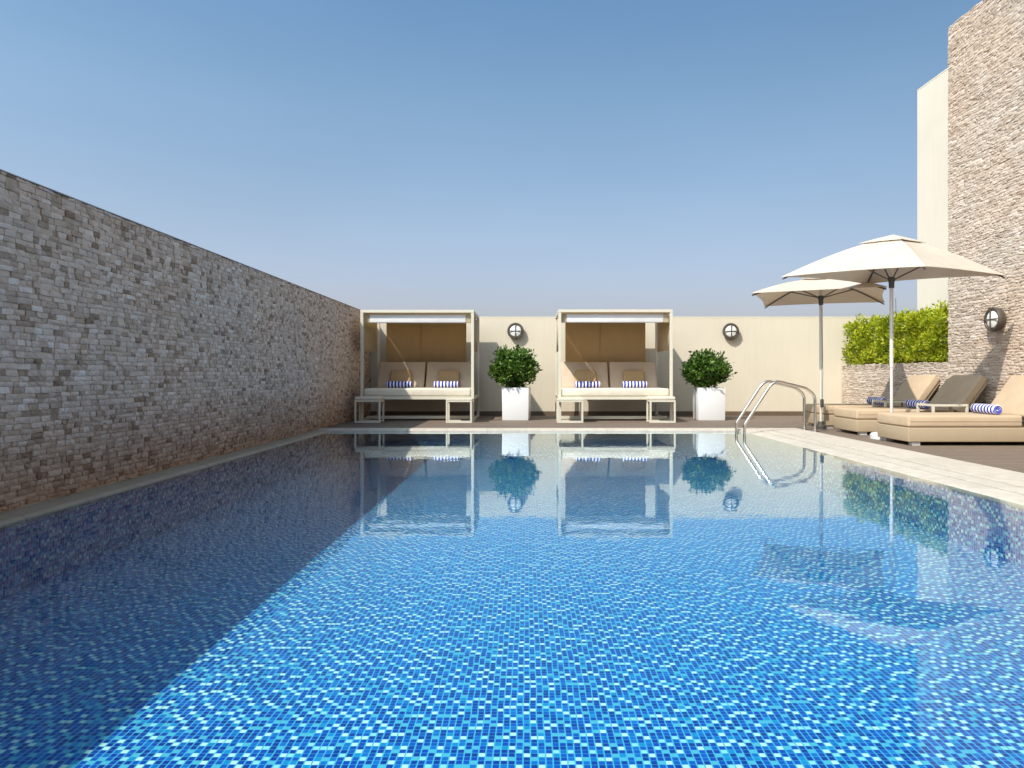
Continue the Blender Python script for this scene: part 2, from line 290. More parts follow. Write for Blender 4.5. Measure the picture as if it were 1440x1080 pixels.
# ------------------------------------------------------------------ geometry helpers
class MB:
    def __init__(s): s.bm = bmesh.new()
    def box(s, x0, x1, y0, y1, z0, z1, bev=0.0, seg=2, rot=None, about=None):
        g = bmesh.ops.create_cube(s.bm, size=1)['verts']
        for v in g: v.co = Vector((x0+(v.co.x+.5)*(x1-x0), y0+(v.co.y+.5)*(y1-y0), z0+(v.co.z+.5)*(z1-z0)))
        if bev:
            es = list({e for v in g for e in v.link_edges})
            r = bmesh.ops.bevel(s.bm, geom=es+g, offset=bev, segments=seg, profile=0.5, affect='EDGES')
            g = list({v for f in r['faces'] for v in f.verts} | {v for v in g if v.is_valid})
        if rot is not None: bmesh.ops.rotate(s.bm, verts=g, cent=about or (0, 0, 0), matrix=rot)
        return s
    def tube(s, pts, r, n=12, cap=True, r2=None):
        pts = [Vector(p) for p in pts]; rings = []
        up = None
        for i, p in enumerate(pts):
            d = (pts[min(i+1, len(pts)-1)] - pts[max(i-1, 0)]).normalized()
            if up is None:
                up = Vector((0, 0, 1)) if abs(d.z) < .9 else Vector((1, 0, 0))
            a = d.cross(up).normalized(); b = a.cross(d).normalized(); up = b
            rr = r if r2 is None else r + (r2-r)*i/max(1, len(pts)-1)
            rings.append([s.bm.verts.new(p + (a*math.cos(2*math.pi*k/n) + b*math.sin(2*math.pi*k/n))*rr) for k in range(n)])
        for i in range(len(rings)-1):
            for k in range(n): s.bm.faces.new((rings[i][k], rings[i][(k+1) % n], rings[i+1][(k+1) % n], rings[i+1][k]))
        if cap:
            s.bm.faces.new(rings[0][::-1]); s.bm.faces.new(rings[-1])
        return s
    def lathe(s, prof, c=(0, 0, 0), n=24, axis='Z'):
        rings = []
        for (r, h) in prof:
            ring = []
            for k in range(n):
                a = 2*math.pi*k/n
                q = Vector((r*math.cos(a), r*math.sin(a), h))
                if axis == 'Y': q = Vector((q.x, -q.z, q.y))
                if axis == 'X': q = Vector((-q.z, q.x, q.y))
                ring.append(s.bm.verts.new(q+Vector(c)))
            rings.append(ring)
        for i in range(len(rings)-1):
            for k in range(n): s.bm.faces.new((rings[i][k], rings[i][(k+1) % n], rings[i+1][(k+1) % n], rings[i+1][k]))
        s.bm.faces.new(rings[0][::-1]); s.bm.faces.new(rings[-1])
        return s
    def prism(s, poly, y0, y1, bev=0.0, seg=3):            # poly in XZ, extruded along Y
        a = [s.bm.verts.new((x, y0, z)) for x, z in poly]; b = [s.bm.verts.new((x, y1, z)) for x, z in poly]
        n = len(poly); fs = [s.bm.faces.new(a), s.bm.faces.new(b[::-1])]
        for i in range(n): fs.append(s.bm.faces.new((a[i], b[i], b[(i+1) % n], a[(i+1) % n])))
        bmesh.ops.recalc_face_normals(s.bm, faces=fs)
        if bev:
            es = list({e for f in fs for e in f.edges}); bmesh.ops.bevel(s.bm, geom=es, offset=bev, segments=seg, profile=.5, affect='EDGES')
        return s
    def build(s, name, mat, parent=None, smooth=False, loc=None):
        bmesh.ops.recalc_face_normals(s.bm, faces=s.bm.faces)
        me = bpy.data.meshes.new(name); s.bm.to_mesh(me); s.bm.free()
        me.materials.append(mat)
        if smooth:
            for p in me.polygons: p.use_smooth = True
        o = bpy.data.objects.new(name, me); C.objects.link(o)
        if parent: o.parent = parent
        if loc: o.location = loc
        if smooth == 'auto':
            mo = o.modifiers.new('edges', 'EDGE_SPLIT'); mo.split_angle = R(35)
        return o
def pyobj(name, vs, fs, mat, parent=None, tone=None, smooth=False):
    me = bpy.data.meshes.new(name); me.from_pydata(vs, [], fs); me.materials.append(mat)
    if tone is not None:
        a = me.attributes.new('tone', 'FLOAT', 'FACE'); a.data.foreach_set('value', tone)
    if smooth: me.polygons.foreach_set('use_smooth', [True]*len(fs))
    me.update(); o = bpy.data.objects.new(name, me); C.objects.link(o)
    if parent: o.parent = parent
    return o
def tag(o, label=None, cat=None, group=None, kind=None):
    if label: o['label'] = label
    if cat: o['category'] = cat
    if group: o['group'] = group
    if kind: o['kind'] = kind
    return o
def empty(name, loc, label, cat, group=None, rz=0):
    o = bpy.data.objects.new(name, None); C.objects.link(o); o.location = loc; o.rotation_euler = (0, 0, rz); o.empty_display_size = 0.1
    return tag(o, label, cat, group)
def copy_tree(o, parent=None):
    c = o.copy(); C.objects.link(c)
    if parent: c.parent = parent
    for ch in [x for x in bpy.data.objects if x.parent == o]: copy_tree(ch, c)
    return c
def dup(o, loc, label, rz=0):
    c = copy_tree(o); c.location = loc; c.rotation_euler = (0, 0, rz); c['label'] = label; return c

def stones(rnd, org, U, W, length, zmax, z0=0.0, rh=(0.045, 0.058), sl=(0.07, 0.16), depth=(0.008, 0.03), rough=0.006, nx=3, ny=2, cant=0.008, warp=0.0):
    """split-face stones: U along the wall, W outward normal"""
    org, U, W = Vector(org), Vector(U), Vector(W); Z = Vector((0, 0, 1))
    vs, fs, tone = [], [], []
    z = z0
    while z < zmax-0.01:
        h = min(rnd.uniform(*rh), zmax-z)
        u = -rnd.uniform(0, sl[0])
        while u < length-0.01:
            l = rnd.uniform(*sl); ua, ub = max(0, u), min(length, u+l); u += l
            if ub-ua < 0.015: continue
            d = rnd.uniform(*depth); ca, cb = rnd.uniform(-cant, cant), rnd.uniform(-cant, cant)
            t = min(1, max(0, rnd.gauss(0.50, 0.21)))
            if rnd.random() < 0.05: t = rnd.uniform(0, 0.2)
            g = 0.0015
            base = len(vs)
            for j in range(ny+1):
                for i in range(nx+1):
                    a, b = i/nx, j/ny
                    edge = (i in (0, nx)) or (j in (0, ny))
                    dd = d + ca*(a-.5) + cb*(b-.5) + rnd.uniform(-rough, rough) - (0.004 if edge else -0.002)
                    p = org + U*(ua+g+(ub-ua-2*g)*a) + Z*(z+g+(h-2*g)*b) + W*max(0.003, dd)
                    if not edge: p += U*rnd.uniform(-.01, .01) + Z*rnd.uniform(-.006, .006)
                    if warp:
                        uu = (p-org).dot(U); p += Z*warp*(math.sin(uu*7+p.z*5)+.7*math.sin(uu*19+p.z*11+2)+.5*math.sin(uu*37-p.z*23))
                    vs.append(p)
            for j in range(ny):
                for i in range(nx):
                    q = base+j*(nx+1)+i; fs.append((q, q+1, q+nx+2, q+nx+1)); tone.append(t)
            per = [base+i for i in range(nx+1)] + [base+j*(nx+1)+nx for j in range(1, ny+1)] + [base+ny*(nx+1)+i for i in range(nx-1, -1, -1)] + [base+j*(nx+1) for j in range(ny-1, 0, -1)]
            bb = len(vs)
            for q in per:
                p = vs[q]; k = (p-org).dot(W); vs.append(p-W*(k+0.002))
            n = len(per)
            for k in range(n): fs.append((per[k], bb+k, bb+(k+1) % n, per[(k+1) % n])); tone.append(t)
        z += h
    return vs, fs, tone

# ================================================================== SETTING
mb = MB(); mb.box(-800, 800, -800, 800, -14.4, -14.0); tag(mb.build('ground', M['ground']), kind='structure')
# pool basin (open box), mosaic laid out in metres
def pool():
    X0, X1, Y0, Y1, ZB, ZT = -3.06, 3.34, 0.8, 11.0, -0.46, -0.05
    v = [(X0, Y0, ZB), (X1, Y0, ZB), (X1, Y1, ZB), (X0, Y1, ZB), (X0, Y0, ZT), (X1, Y0, ZT), (X1, Y1, ZT), (X0, Y1, ZT)]
    f = [(0, 1, 2, 3), (0, 3, 7, 4), (1, 5, 6, 2), (3, 2, 6, 7), (0, 4, 5, 1)]
    me = bpy.data.meshes.new('pool_basin'); me.from_pydata(v, [], f); me.materials.append(M['mosaic'])
    uv = me.uv_layers.new(name='UVMap')
    for pi, p in enumerate(me.polygons):
        for li in p.loop_indices:
            c = v[me.loops[li].vertex_index]
            uv.data[li].uv = (c[0]+20, c[1]+20) if pi == 0 else ((c[1]+50, c[2]+20) if pi in (1, 2) else (c[0]+80, c[2]+20))
    o = bpy.data.objects.new('pool_basin', me); C.objects.link(o); tag(o, kind='structure')
    w = bpy.data.meshes.new('pool_water'); w.from_pydata([(X0, Y0, -0.03), (X1+.01, Y0, -0.03), (X1+.01, Y1, -0.03), (X0, Y1, -0.03)], [], [(0, 1, 2, 3)]); w.materials.append(M['water'])
    tag((lambda q: (C.objects.link(q), q)[1])(bpy.data.objects.new('water', w)), kind='structure')
pool()
# deck boards
mb = MB()
mb.box(-3.50, 6.75, 11.305, 14.95, -0.5, 0.0)
mb.box(4.275, 6.75, -6, 11.305, -0.5, 0.0)
mb.box(-3.50, 4.275, -6, 0.45, -0.5, 0.0)
tag(mb.build('deck', M['deck']), kind='structure')
# coping: far strip, right side in three shallow steps, near strip
mb = MB()
mb.box(-3.3, 4.27, 11.03, 11.30, -0.1, 0.006, 0.006)
mb.box(-3.3, 3.55, 10.985, 11.028, -0.052, -0.012, 0.004)
mb.box(3.765, 4.27, 0.45, 11.022, -0.1, 0.006, 0.006)
mb.box(3.565, 3.752, 0.45, 10.98, -0.1, -0.004, 0.004)
bm = mb.bm
pl = [(3.335, -0.052), (3.553, -0.052), (3.553, -0.012), (3.37, -0.024), (3.335, -0.036)]
mb.prism(pl, 0.45, 10.98)
mb.box(-3.3, 3.33, 0.46, 0.8, -0.1, 0.004, 0.006)
tag(mb.build('pool_coping', M['coping']), kind='structure')
mb = MB(); mb.prism([(-3.055, -0.052), (-3.055, -0.026), (-3.085, -0.012), (-3.32, -0.006), (-3.32, -0.052)], 0.805, 10.98); tag(mb.build('pool_ledge', M['ledge']), kind='structure')
mb = MB(); mb.box(3.7525, 3.7645, 0.46, 10.98, -0.1, -0.02); mb.box(3.5535, 3.5645, 0.46, 10.98, -0.1, -0.024); tag(mb.build('overflow_slot', M['skirt']), kind='structure')

# left stone wall
rnd = random.Random(4)
w = empty('stone_wall', (-3.3, 5, 0), 'long low grey split-stone wall in shade, rising beside the pool ledge', 'wall')
def child(o, p): o.parent = p; o.matrix_parent_inverse = Matrix.Translation(-p.location); return o
mb = MB(); mb.box(-3.62, -3.262, -3, 14.8, -0.4, 2.085); child(mb.build('wall_core', M['core']), w)
vs, fs, t = stones(rnd, (-3.262, 14.8, 0), (0, -1, 0), (1, 0, 0), 15.5, 2.108, 0.002, rough=0.004, cant=0.007, depth=(0.008, 0.024), sl=(0.04, 0.115), rh=(0.032, 0.045), warp=0.002)
child(pyobj('stone_cladding', vs, fs, M['stoneL'], tone=t), w)
mb = MB(); mb.box(-3.62, -3.238, -3, 14.79, 2.1095, 2.116, 0.001); child(mb.build('wall_cap', M['core']), w)

# back wall
w = empty('rendered_wall', (2, 14.8, 0), 'low cream rendered wall closing the far end of the pool terrace', 'wall')
mb = MB(); mb.box(-3.30, 9.5, 14.8, 15.0, -0.3, 2.03); child(mb.build('wall_face', M['wall']), w)
mb = MB(); mb.box(-3.30, 9.5, 14.797, 15.003, 2.0305, 2.058, 0.004); child(mb.build('wall_cap', M['wall']), w)
mb = MB(); mb.box(-3.26, 6.53, 14.785, 14.7985, 0.001, 0.09, 0.002); child(mb.build('skirting', M['skirt']), w)

# right tall stone building face + cream return + planter wall
w = empty('stone_building', (6.55, 8, 0), 'tall cream split-stone building carrying a bulkhead lamp beside the sun loungers', 'building')
mb = MB(); mb.box(6.56, 7.395, -1, 11.06, -0.3, 6.24); child(mb.build('wall_core', M['core']), w)
rnd = random.Random(9)
vs, fs, t = stones(rnd, (6.56, 11.06, 0), (0, -1, 0), (-1, 0, 0), 8.0, 6.25, 0.002, rh=(0.028, 0.052), sl=(0.05, 0.17), depth=(0.010, 0.020), rough=0.004, cant=0.008, warp=0.005)
child(pyobj('stone_cladding', vs, fs, M['stoneR'], tone=t), w)
w2 = empty('rendered_building', (7.4, 12, 0), 'tall plain cream rendered wall rising behind the hedge', 'building')
mb = MB(); mb.box(7.40, 11.0, -1, 13.48, -0.3, 6.22); child(mb.build('wall_face', M['block']), w2)
mb = MB(); mb.box(7.397, 11.0, -1, 13.483, 6.222, 6.25, 0.005); child(mb.build('wall_cap', M['block']), w2)
w3 = empty('planter_wall', (6.56, 13, 0), 'low cream split-stone planter wall holding the lime hedge', 'planter')
mb = MB(); mb.box(6.56, 6.70, 11.062, 14.783, -0.3, 1.04); child(mb.build('wall_core', M['core']), w3)
vs, fs, t = stones(rnd, (6.56, 14.783, 0), (0, -1, 0), (-1, 0, 0), 3.72, 1.05, 0.002, rh=(0.025, 0.050), sl=(0.06, 0.18), depth=(0.012, 0.020), rough=0.004, cant=0.007, warp=0.007)
child(pyobj('stone_cladding', vs, fs, M['stoneR'], tone=t), w3)
mb = MB(); mb.box(6.702, 7.395, 11.065, 14.78, 0.5, 0.98); child(mb.build('soil', M['soil']), w3)

# ================================================================== foliage
def leaves(rnd, pts, size, asp=0.42, up=0.3):
    vs, fs, tone = [], [], []
    for p, nrm, t in pts:
        s = size*rnd.uniform(0.6, 1.25)
        d = (nrm + Vector((rnd.gauss(0, .6), rnd.gauss(0, .6), rnd.gauss(up, .5)))).normalized()
        a = d.cross(Vector((rnd.gauss(0, 1), rnd.gauss(0, 1), rnd.gauss(0, 1)))).normalized()
        b = a.cross(d).normalized()
        k = len(vs); wv = s*asp
        tip = p + d*s - b*s*0.12; mid = p + d*s*0.5 + b*s*0.06
        vs += [p, mid+a*wv*.5-b*s*.05, tip, mid-a*wv*.5-b*s*.05, mid]
        fs += [(k, k+1, k+4), (k+1, k+2, k+4), (k, k+4, k+3), (k+4, k+2, k+3)]
        tt = min(1, max(0, t + rnd.gauss(0, .16))); tone += [tt]*4
    return vs, fs, tone
def bush(name, c, rx, rz, seed, label, mirror=1):
    rnd = random.Random(seed)
    root = empty(name, c, label, 'shrub', 'round shrubs in white planters')
    # shoots: woody stems leave the soil and end in leaf rosettes over an irregular dome
    mb = MB(); pts = []
    n = 430
    for i in range(n):
        a = rnd.uniform(0, 2*math.pi); e = math.asin(rnd.uniform(-0.95, 1))
        rr = rnd.uniform(0.70, 1.0) * (1+0.08*math.sin(3*a+seed)+0.07*math.sin(5*e+seed))
        if rnd.random() < 0.25: rr *= 0.7
        tipp = Vector((rx*rr*math.cos(e)*math.cos(a), rx*rr*math.cos(e)*math.sin(a), rz*(0.98+rr*math.sin(e))))
        if i < 26:
            b0 = Vector((rnd.uniform(-.06, .06), rnd.uniform(-.06, .06), -0.03)); mid = (b0+tipp)*.5 + Vector((0, 0, -.04))
            mb.tube([b0, mid, tipp], 0.008, 5, r2=0.003)
        out = (tipp-Vector((0, 0, rz*.7))).normalized()
        base = rnd.uniform(.25, .7)
        for k in range(rnd.randint(9, 15)):
            q = tipp + Vector((rnd.gauss(0, .035), rnd.gauss(0, .035), rnd.gauss(0, .035))) - out*rnd.uniform(0, .08)
            pts.append((q, out*0.7+Vector((rnd.gauss(0, .7), rnd.gauss(0, .7), rnd.gauss(0, .5))), base))
    mb.build('stem', M['bark'], root)
    vs, fs, t = leaves(rnd, pts, 0.082, 0.5)
    pyobj('foliage', vs, fs, M['leafD'], root, t)
    return root
def hedge():
    rnd = random.Random(21)
    root = empty('hedge', (7.0, 12.9, 0.98), 'lime green leafy hedge growing in the stone planter', 'hedge')
    pts = []
    blobs = []
    for i in range(230):
        blobs.append((rnd.uniform(6.66, 7.3), rnd.uniform(11.14, 14.66), rnd.uniform(1.05, 1.78), rnd.uniform(.05, .13), rnd.uniform(.2, .85)))
    for i in range(250):   # top and front get more sprigs
        y = rnd.uniform(11.12, 14.66); z = rnd.uniform(1.06, 1.84)
        blobs.append((6.65+rnd.uniform(-.10, .09), y, z, rnd.uniform(.05, .13), rnd.uniform(.15, 1.0)))
    for i in range(150):
        y = rnd.uniform(11.12, 14.6); blobs.append((rnd.uniform(6.62, 7.3), y, 1.83+rnd.uniform(-.05, .09)+.04*math.sin(y*5), rnd.uniform(.05, .10), rnd.uniform(.5, 1.0)))
    for (x, y, z, r, t) in blobs:
        for k in range(int(30*r/.09)):
            d = Vector((rnd.gauss(0, 1), rnd.gauss(0, 1), rnd.gauss(0, 1))).normalized()
            p = Vector((x, y, z)) + d*r*rnd.uniform(.3, 1.0)
            if p.x > 7.38: continue
            if p.z < 1.07 and p.x < 6.60: p.z += 0.08
            p.y = min(p.y, 14.72); 
            if p.y < 11.09: p.y = 11.10
            pts.append((p-Vector(root.location), d+Vector((-.3, 0, .4)), t))
    vs, fs, tn = leaves(rnd, pts, 0.075, 0.42, 0.5)
    pyobj('foliage', vs, fs, M['leafY'], root, tn)
    mb = MB()
    for i in range(34):
        y = -1.7+i*0.104; x = rnd.uniform(-.25, .2); mb.tube([(x, y, -.02), (x+rnd.uniform(-.05, .05), y+rnd.uniform(-.05, .05), .35), (x+rnd.uniform(-.12, .12), y+rnd.uniform(-.1, .1), .72)], .012, 6, r2=.004)
    mb.build('stem', M['bark'], root)
hedge()

# ================================================================== wall lamps
def make_lamp(loc, rz, label):
    root = empty('bulkhead_lamp', loc, label, 'wall lamp', 'round bulkhead wall lamps', rz)   # faces -Y
    MB().lathe([(0.140, 0.0), (0.150, 0.01), (0.150, 0.055), (0.140, 0.062)], n=40, axis='Y').build('back_plate', M['bronze'], root, 'auto')
    MB().lathe([(0.128, 0.060), (0.126, 0.085), (0.112, 0.105), (0.075, 0.118), (0.03, 0.122)], n=40, axis='Y').build('glass_dome', M['glass'], root, 'auto')
    mb = MB()
    ring = []
    prof = [(0.130, .06), (0.168, .06), (0.172, .085), (0.160, .112), (0.140, .112), (0.130, .095)]
    n = 48; rs = [[mb.bm.verts.new((r*math.cos(2*math.pi*k/n), -h, r*math.sin(2*math.pi*k/n))) for r, h in prof] for k in range(n)]
    for k in range(n):
        for j in range(len(prof)): mb.bm.faces.new((rs[k][j], rs[(k+1) % n][j], rs[(k+1) % n][(j+1) % 6], rs[k][(j+1) % 6]))
    rim = mb.build('rim', M['bronze'], root, 'auto')
    mb = MB(); mb.box(-.15, .15, -.132, -.120, -.008, .008, .003); mb.box(-.008, .008, -.1345, -.1195, -.15, .15, .003)
    mb.build('cross_guard', M['bronze'], rim)
    return root
lamp = make_lamp((-0.237, 14.8, 1.755), 0, 'round bulkhead lamp on the cream wall above the shrub between the two cabanas')
dup(lamp, (4.22, 14.8, 1.75), 'round bulkhead lamp on the cream wall above the flat topped shrub by the handrails')
dup(lamp, (6.53, 9.83, 1.615), 'round bulkhead lamp on the tall split-stone wall above the sun loungers', R(-90))

# ================================================================== cabanas
CW, CD, CH = 2.07, 1.5, 2.03
def make_cabana(label):
    root = empty('cabana', (0, 0, 0), label, 'daybed cabana', 'cream framed daybed cabanas by the far wall')
    h = CW/2; p = 0.052
    for sx in (-1, 1):
        for y in (0, CD-p):
            x0 = -h if sx < 0 else h-p
            MB().box(x0, x0+p, y, y+p, 0, CH-0.052, .004).build('post', M['alu'], root)
    mb = MB()
    mb.box(-h, h, 0, p, CH-.05, CH, .004); mb.box(-h, h, CD-p, CD, CH-.05, CH, .004)
    mb.box(-h, -h+p, p+.001, CD-p-.001, CH-.05, CH, .004); mb.box(h-p, h, p+.001, CD-p-.001, CH-.05, CH, .004)
    mb.build('roof_frame', M['alu'], root)
    MB().box(-h+p+.002, h-p-.002, p+.002, CD-p-.002, CH-.035, CH-.012).build('roof_panel', M['blind'], root)
    mb = MB()
    mb.box(-h+p+.001, h-p-.001, .003, .045, .40, .455, .003); mb.box(-h+p+.001, h-p-.001, CD-.045, CD-.003, .40, .455, .003)
    mb.box(-h+.004, -h+.046, p+.001, CD-p-.001, .40, .455, .003); mb.box(h-.046, h-.004, p+.001, CD-p-.001, .40, .455, .003)
    for i in range(9):
        y = .10+i*.155; mb.box(-h+.047, h-.047, y, y+.07, .425, .445)
    mb.build('seat_frame', M['alu'], root)
    for bx in ((-h+.047, h-.047, .30, .35, .03, .085), (-h+.004, -h+.046, p+.001, CD-p-.001, .002, .05), (h-.046, h-.004, p+.001, CD-p-.001, .002, .05)):
        MB().box(*bx, .003).build('floor_rail', M['alu'], root)
    MB().box(-h+.06, h-.06, .015, 1.12, .457, .60, .03, 4).build('mattress', M['mattress'], root, 'auto')
    # two reclined back cushions
    for sx in (-1, 1):
        x0, x1 = (-h+.10, -.015) if sx < 0 else (.015, h-.10)
        mb = MB(); mb.box(x0, x1, 0, .12, 0, .58, .035, 4, Matrix.Rotation(R(-27), 3, 'X'), (0, 0, 0))
        for v in mb.bm.verts: v.co += Vector((0, .93, .60))
        mb.build('back_cushion', M['cushion'], root, 'auto')
    # rear mesh curtain in two panels with folds
    def drape(x0, x1, y, z0, z1, amp, k, name, mat, axis='x'):
        vs, fs = [], []; n = 60
        for i in range(n+1):
            a = x0+(x1-x0)*i/n; o = amp*math.sin(a*k)+amp*.5*math.sin(a*k*2.3+1)
            for z in (z0, (z0+z1)/2, z1):
                oo = o*(1 if z < z1 else .5)
                vs.append((a, y+oo, z) if axis == 'x' else (y+oo, a, z))
        for i in range(n):
            for j in range(2): q = i*3+j; fs.append((q, q+3, q+4, q+1))
        ob = pyobj(name, vs, fs, mat, root, smooth=True); s = ob.modifiers.new('thick', 'SOLIDIFY'); s.thickness = .006; return ob
    drape(-h+.20, -.13, CD-.10, .62, 1.93, .004, 14, 'rear_curtain', M['curtain'])
    drape(-.15, h-.26, CD-.075, .62, 1.93, .004, 12, 'rear_curtain', M['curtain'])
    mb = MB(); mb.tube([(-h+.06, CD-.09, 1.95), (h-.06, CD-.09, 1.95)], .012, 8); mb.build('curtain_rail', M['alu'], root, 'auto')
    # half lowered side blinds
    for sx in (-1, 1):
        drape(.16, CD-.16, sx*(h-.028), 1.30, 1.93, .003, 17, 'side_blind', M['blind'], 'y')
    # rolled-up front curtain held under the roof
    mb = MB(); mb.box(-h+.15, h-.15, .07, .135, 1.80, 1.955, .018, 3); mb.build('rolled_curtain', M['whitecloth'], root, 'auto')
    for sx in (-1, 1):
        x0 = -h+.056 if sx < 0 else h-.148
        MB().box(x0, x0+.092, .075, .12, 1.80, 1.95, .008).build('curtain_bracket', M['blind'], root)
    return root
c1 = make_cabana('cream framed daybed cabana tucked against the grey stone wall, partly in its shade')
c1.location = (-2.0, 12.95, 0)
c2 = dup(c1, (1.605, 12.86, 0), 'cream framed daybed cabana standing between the two white planters')

def make_ottoman(label, cushion):
    root = empty('ottoman' if cushion else 'side_table', (0, 0, 0), label, 'footstool' if cushion else 'side table', 'padded footstools by the cabanas' if cushion else 'open frame side tables by the cabanas')
    w, d, h, p = .46, .36, .40, .032
    for y in (0, d-p):
        for x in (0, w-p): MB().box(x, x+p, y, y+p, p+.0005, h-p-.0005, .002).build('leg', M['alu'], root)
        MB().box(0, w, y, y+p, 0, p, .002).build('floor_rail', M['alu'], root)
        MB().box(0, w, y, y+p, h-p, h, .002).build('top_rail', M['alu'], root)
    for x in (0, w-p):
        MB().box(x+.001, x+p-.001, p+.0005, d-p-.0005, h-p+.001, h-.001).build('side_rail', M['alu'], root)
    if cushion: MB().box(.004, w-.004, .004, d-.004, h+.001, h+.062, .02, 4).build('cushion', M['mattress'], root, 'auto')
    else: MB().box(-.004, w+.004, -.004, d+.004, h+.001, h+.022, .004).build('table_top', M['alu'], root)
    return root
o1 = make_ottoman('padded footstool in shade beside the stone wall', True); o1.location = (-3.05, 12.56, 0)
dup(o1, (2.17, 12.56, 0), 'padded footstool in sun, before the cabana that stands between the planters')
t1 = make_ottoman('open frame side table before the cabana that touches the grey stone wall', False); t1.location = (-1.43, 12.54, 0)
dup(t1, (.535, 12.54, 0), 'open frame side table before the cabana that stands between the planters')

PL = {'left': 'against the stone wall', 'right': 'between the planters'}
# pillows on the cabana backs
def make_pillow(loc, label):
    mb = MB(); mb.box(-.21, .21, -.05, .05, 0, .38, .045, 4, Matrix.Rotation(R(-27), 3, 'X'), (0, 0, 0))
    o = mb.build('pillow', M['pillow'], None, 'auto'); o.location = loc
    return tag(o, label, 'cushion', 'tan pillows on the cabana daybeds')
p0 = None
for cx, cy, s in ((-2.0, 12.95, 'left'), (1.605, 12.86, 'right')):
    for dx, ww in ((-.47, 'left'), (.47, 'right')):
        lab = f'tan square pillow on the {ww} back cushion of the cabana {PL[s]}'
        if p0 is None: p0 = make_pillow((cx+dx, cy+.86, .60), lab)
        else:
            q = p0.copy(); C.objects.link(q); q.location = (cx+dx, cy+.86, .60); q['label'] = lab
def make_towel(loc, rz, label, length=.46, r=.062):
    root = empty('rolled_towel', loc, label, 'towel', 'blue and white striped rolled towels', rz)
    mb = MB(); mb.lathe([(r*.90, -length/2), (r, -length/2+.012), (r, length/2-.012), (r*.90, length/2)], (0, 0, r), 20, 'X')
    mb.build('towel_roll', M['towel'], root, 'auto')
    for s in (-1, 1):
        mb = MB(); pts = []
        for k in range(46):
            a = k*.42; rr = .008+(r*.80)*k/46; pts.append((s*(length/2+.001), rr*math.cos(a), r+rr*math.sin(a)))
        mb.tube(pts, .0058, 6); mb.build('roll_end', M['blue'], root)
    return root
tw = None
TOW = []
for cx, cy, s in ((-2.0, 12.95, 'left'), (1.605, 12.86, 'right')):
    for dx, ww in ((-.45, 'left'), (.45, 'right')):
        TOW.append(((cx+dx, cy+.70, .60), 0, f'striped rolled towel on the {ww} half of the cabana daybed {PL[s]}'))
TOW += [((5.72, 8.86, .362), R(88), 'striped rolled towel on the nearest beige lounger'),
        ((5.66, 10.30, .362), R(92), 'striped rolled towel on the middle lounger, seen behind the nearer low table'),
        ((5.72, 11.62, .362), R(90), 'striped rolled towel on the farthest lounger, seen behind the farther low table')]
for l, rz, lab in TOW:
    if tw is None: tw = make_towel(l, rz, lab)
    else: dup(tw, l, lab, rz)

# planters
def make_planter(label):
    root = empty('planter', (0, 0, 0), label, 'planter', 'white square planters by the far wall')
    mb = MB(); bm = mb.bm
    b, t, h, w = .245, .252, .61, .022
    L = []
    for (s, z) in ((b, 0), (t, h), (t-w, h), (t-w, h-.06)):
        L.append([bm.verts.new((sx*s, sy*s, z)) for sx, sy in ((-1, -1), (1, -1), (1, 1), (-1, 1))])
    bm.faces.new(L[0][::-1]); bm.faces.new(L[3])
    for i in range(3):
        for k in range(4): bm.faces.new((L[i][k], L[i][(k+1) % 4], L[i+1][(k+1) % 4], L[i+1][k]))
    bmesh.ops.bevel(bm, geom=[e for e in bm.edges], offset=.006, segments=3, profile=.5, affect='EDGES')
    pot = mb.build('pot', M['white'], root, 'auto')
    MB().box(-.225, .225, -.225, .225, .553, .585).build('soil', M['soil'], pot)
    return root
pl1 = make_planter('white square planter standing between the two cabanas'); pl1.location = (-.195, 13.47, 0); pl1.rotation_euler = (0, 0, R(-5))
pl2 = dup(pl1, (3.44, 13.45, 0), 'white square planter holding the flat topped shrub near the pool handrails', R(-1))
bush('round_shrub', (-.25, 13.47, .60), .44, .375, 3, 'round dark green shrub in the planter between the cabanas')
bush('round_shrub', (3.37, 13.45, .60), .43, .335, 8, 'flat topped dark green shrub in the planter near the handrails')

# ================================================================== handrails
def rail(y, label):
    sc_ = 1/94.7
    raw = [(1047, 640), (1047, 597), (1083, 542), (1092, 536), (1134, 546), (1146, 556), (1146.5, 607)]
    P = []
    for x, py in raw: P.append(Vector(((x-741)*sc_, 0, .85+(527-py)*sc_)))
    P[0].z = -.42; P[-1].z = 0.0
    # round the corners
    rad = [0, .035, .10, .06, .05, .10, 0]; pts = [P[0]]
    for i in range(1, len(P)-1):
        a = (P[i-1]-P[i]); b = (P[i+1]-P[i]); r = min(rad[i], a.length*.45, b.length*.45); A = P[i]+a.normalized()*r; B = P[i]+b.normalized()*r
        for k in range(7):
            t = k/6; pts.append(A*(1-t)**2+P[i]*2*t*(1-t)+B*t*t)
    pts.append(P[-1])
    root = empty('pool_handrail', (P[-1].x, y, 0), label, 'handrail', 'steel pool handrails')
    pts = [p-Vector((P[-1].x, 0, 0)) for p in pts]
    MB().tube(pts, .021, 14).build('rail_tube', M['steel'], root, 'auto')
    MB().lathe([(.055, .007), (.055, .014), (.026, .03), (.024, .04)], (0, 0, 0), 20).build('base_flange', M['steel'], root, 'auto')
    return root
rail(10.56, 'nearer of the two bent steel pool handrails')
rail(10.97, 'farther of the two bent steel pool handrails')

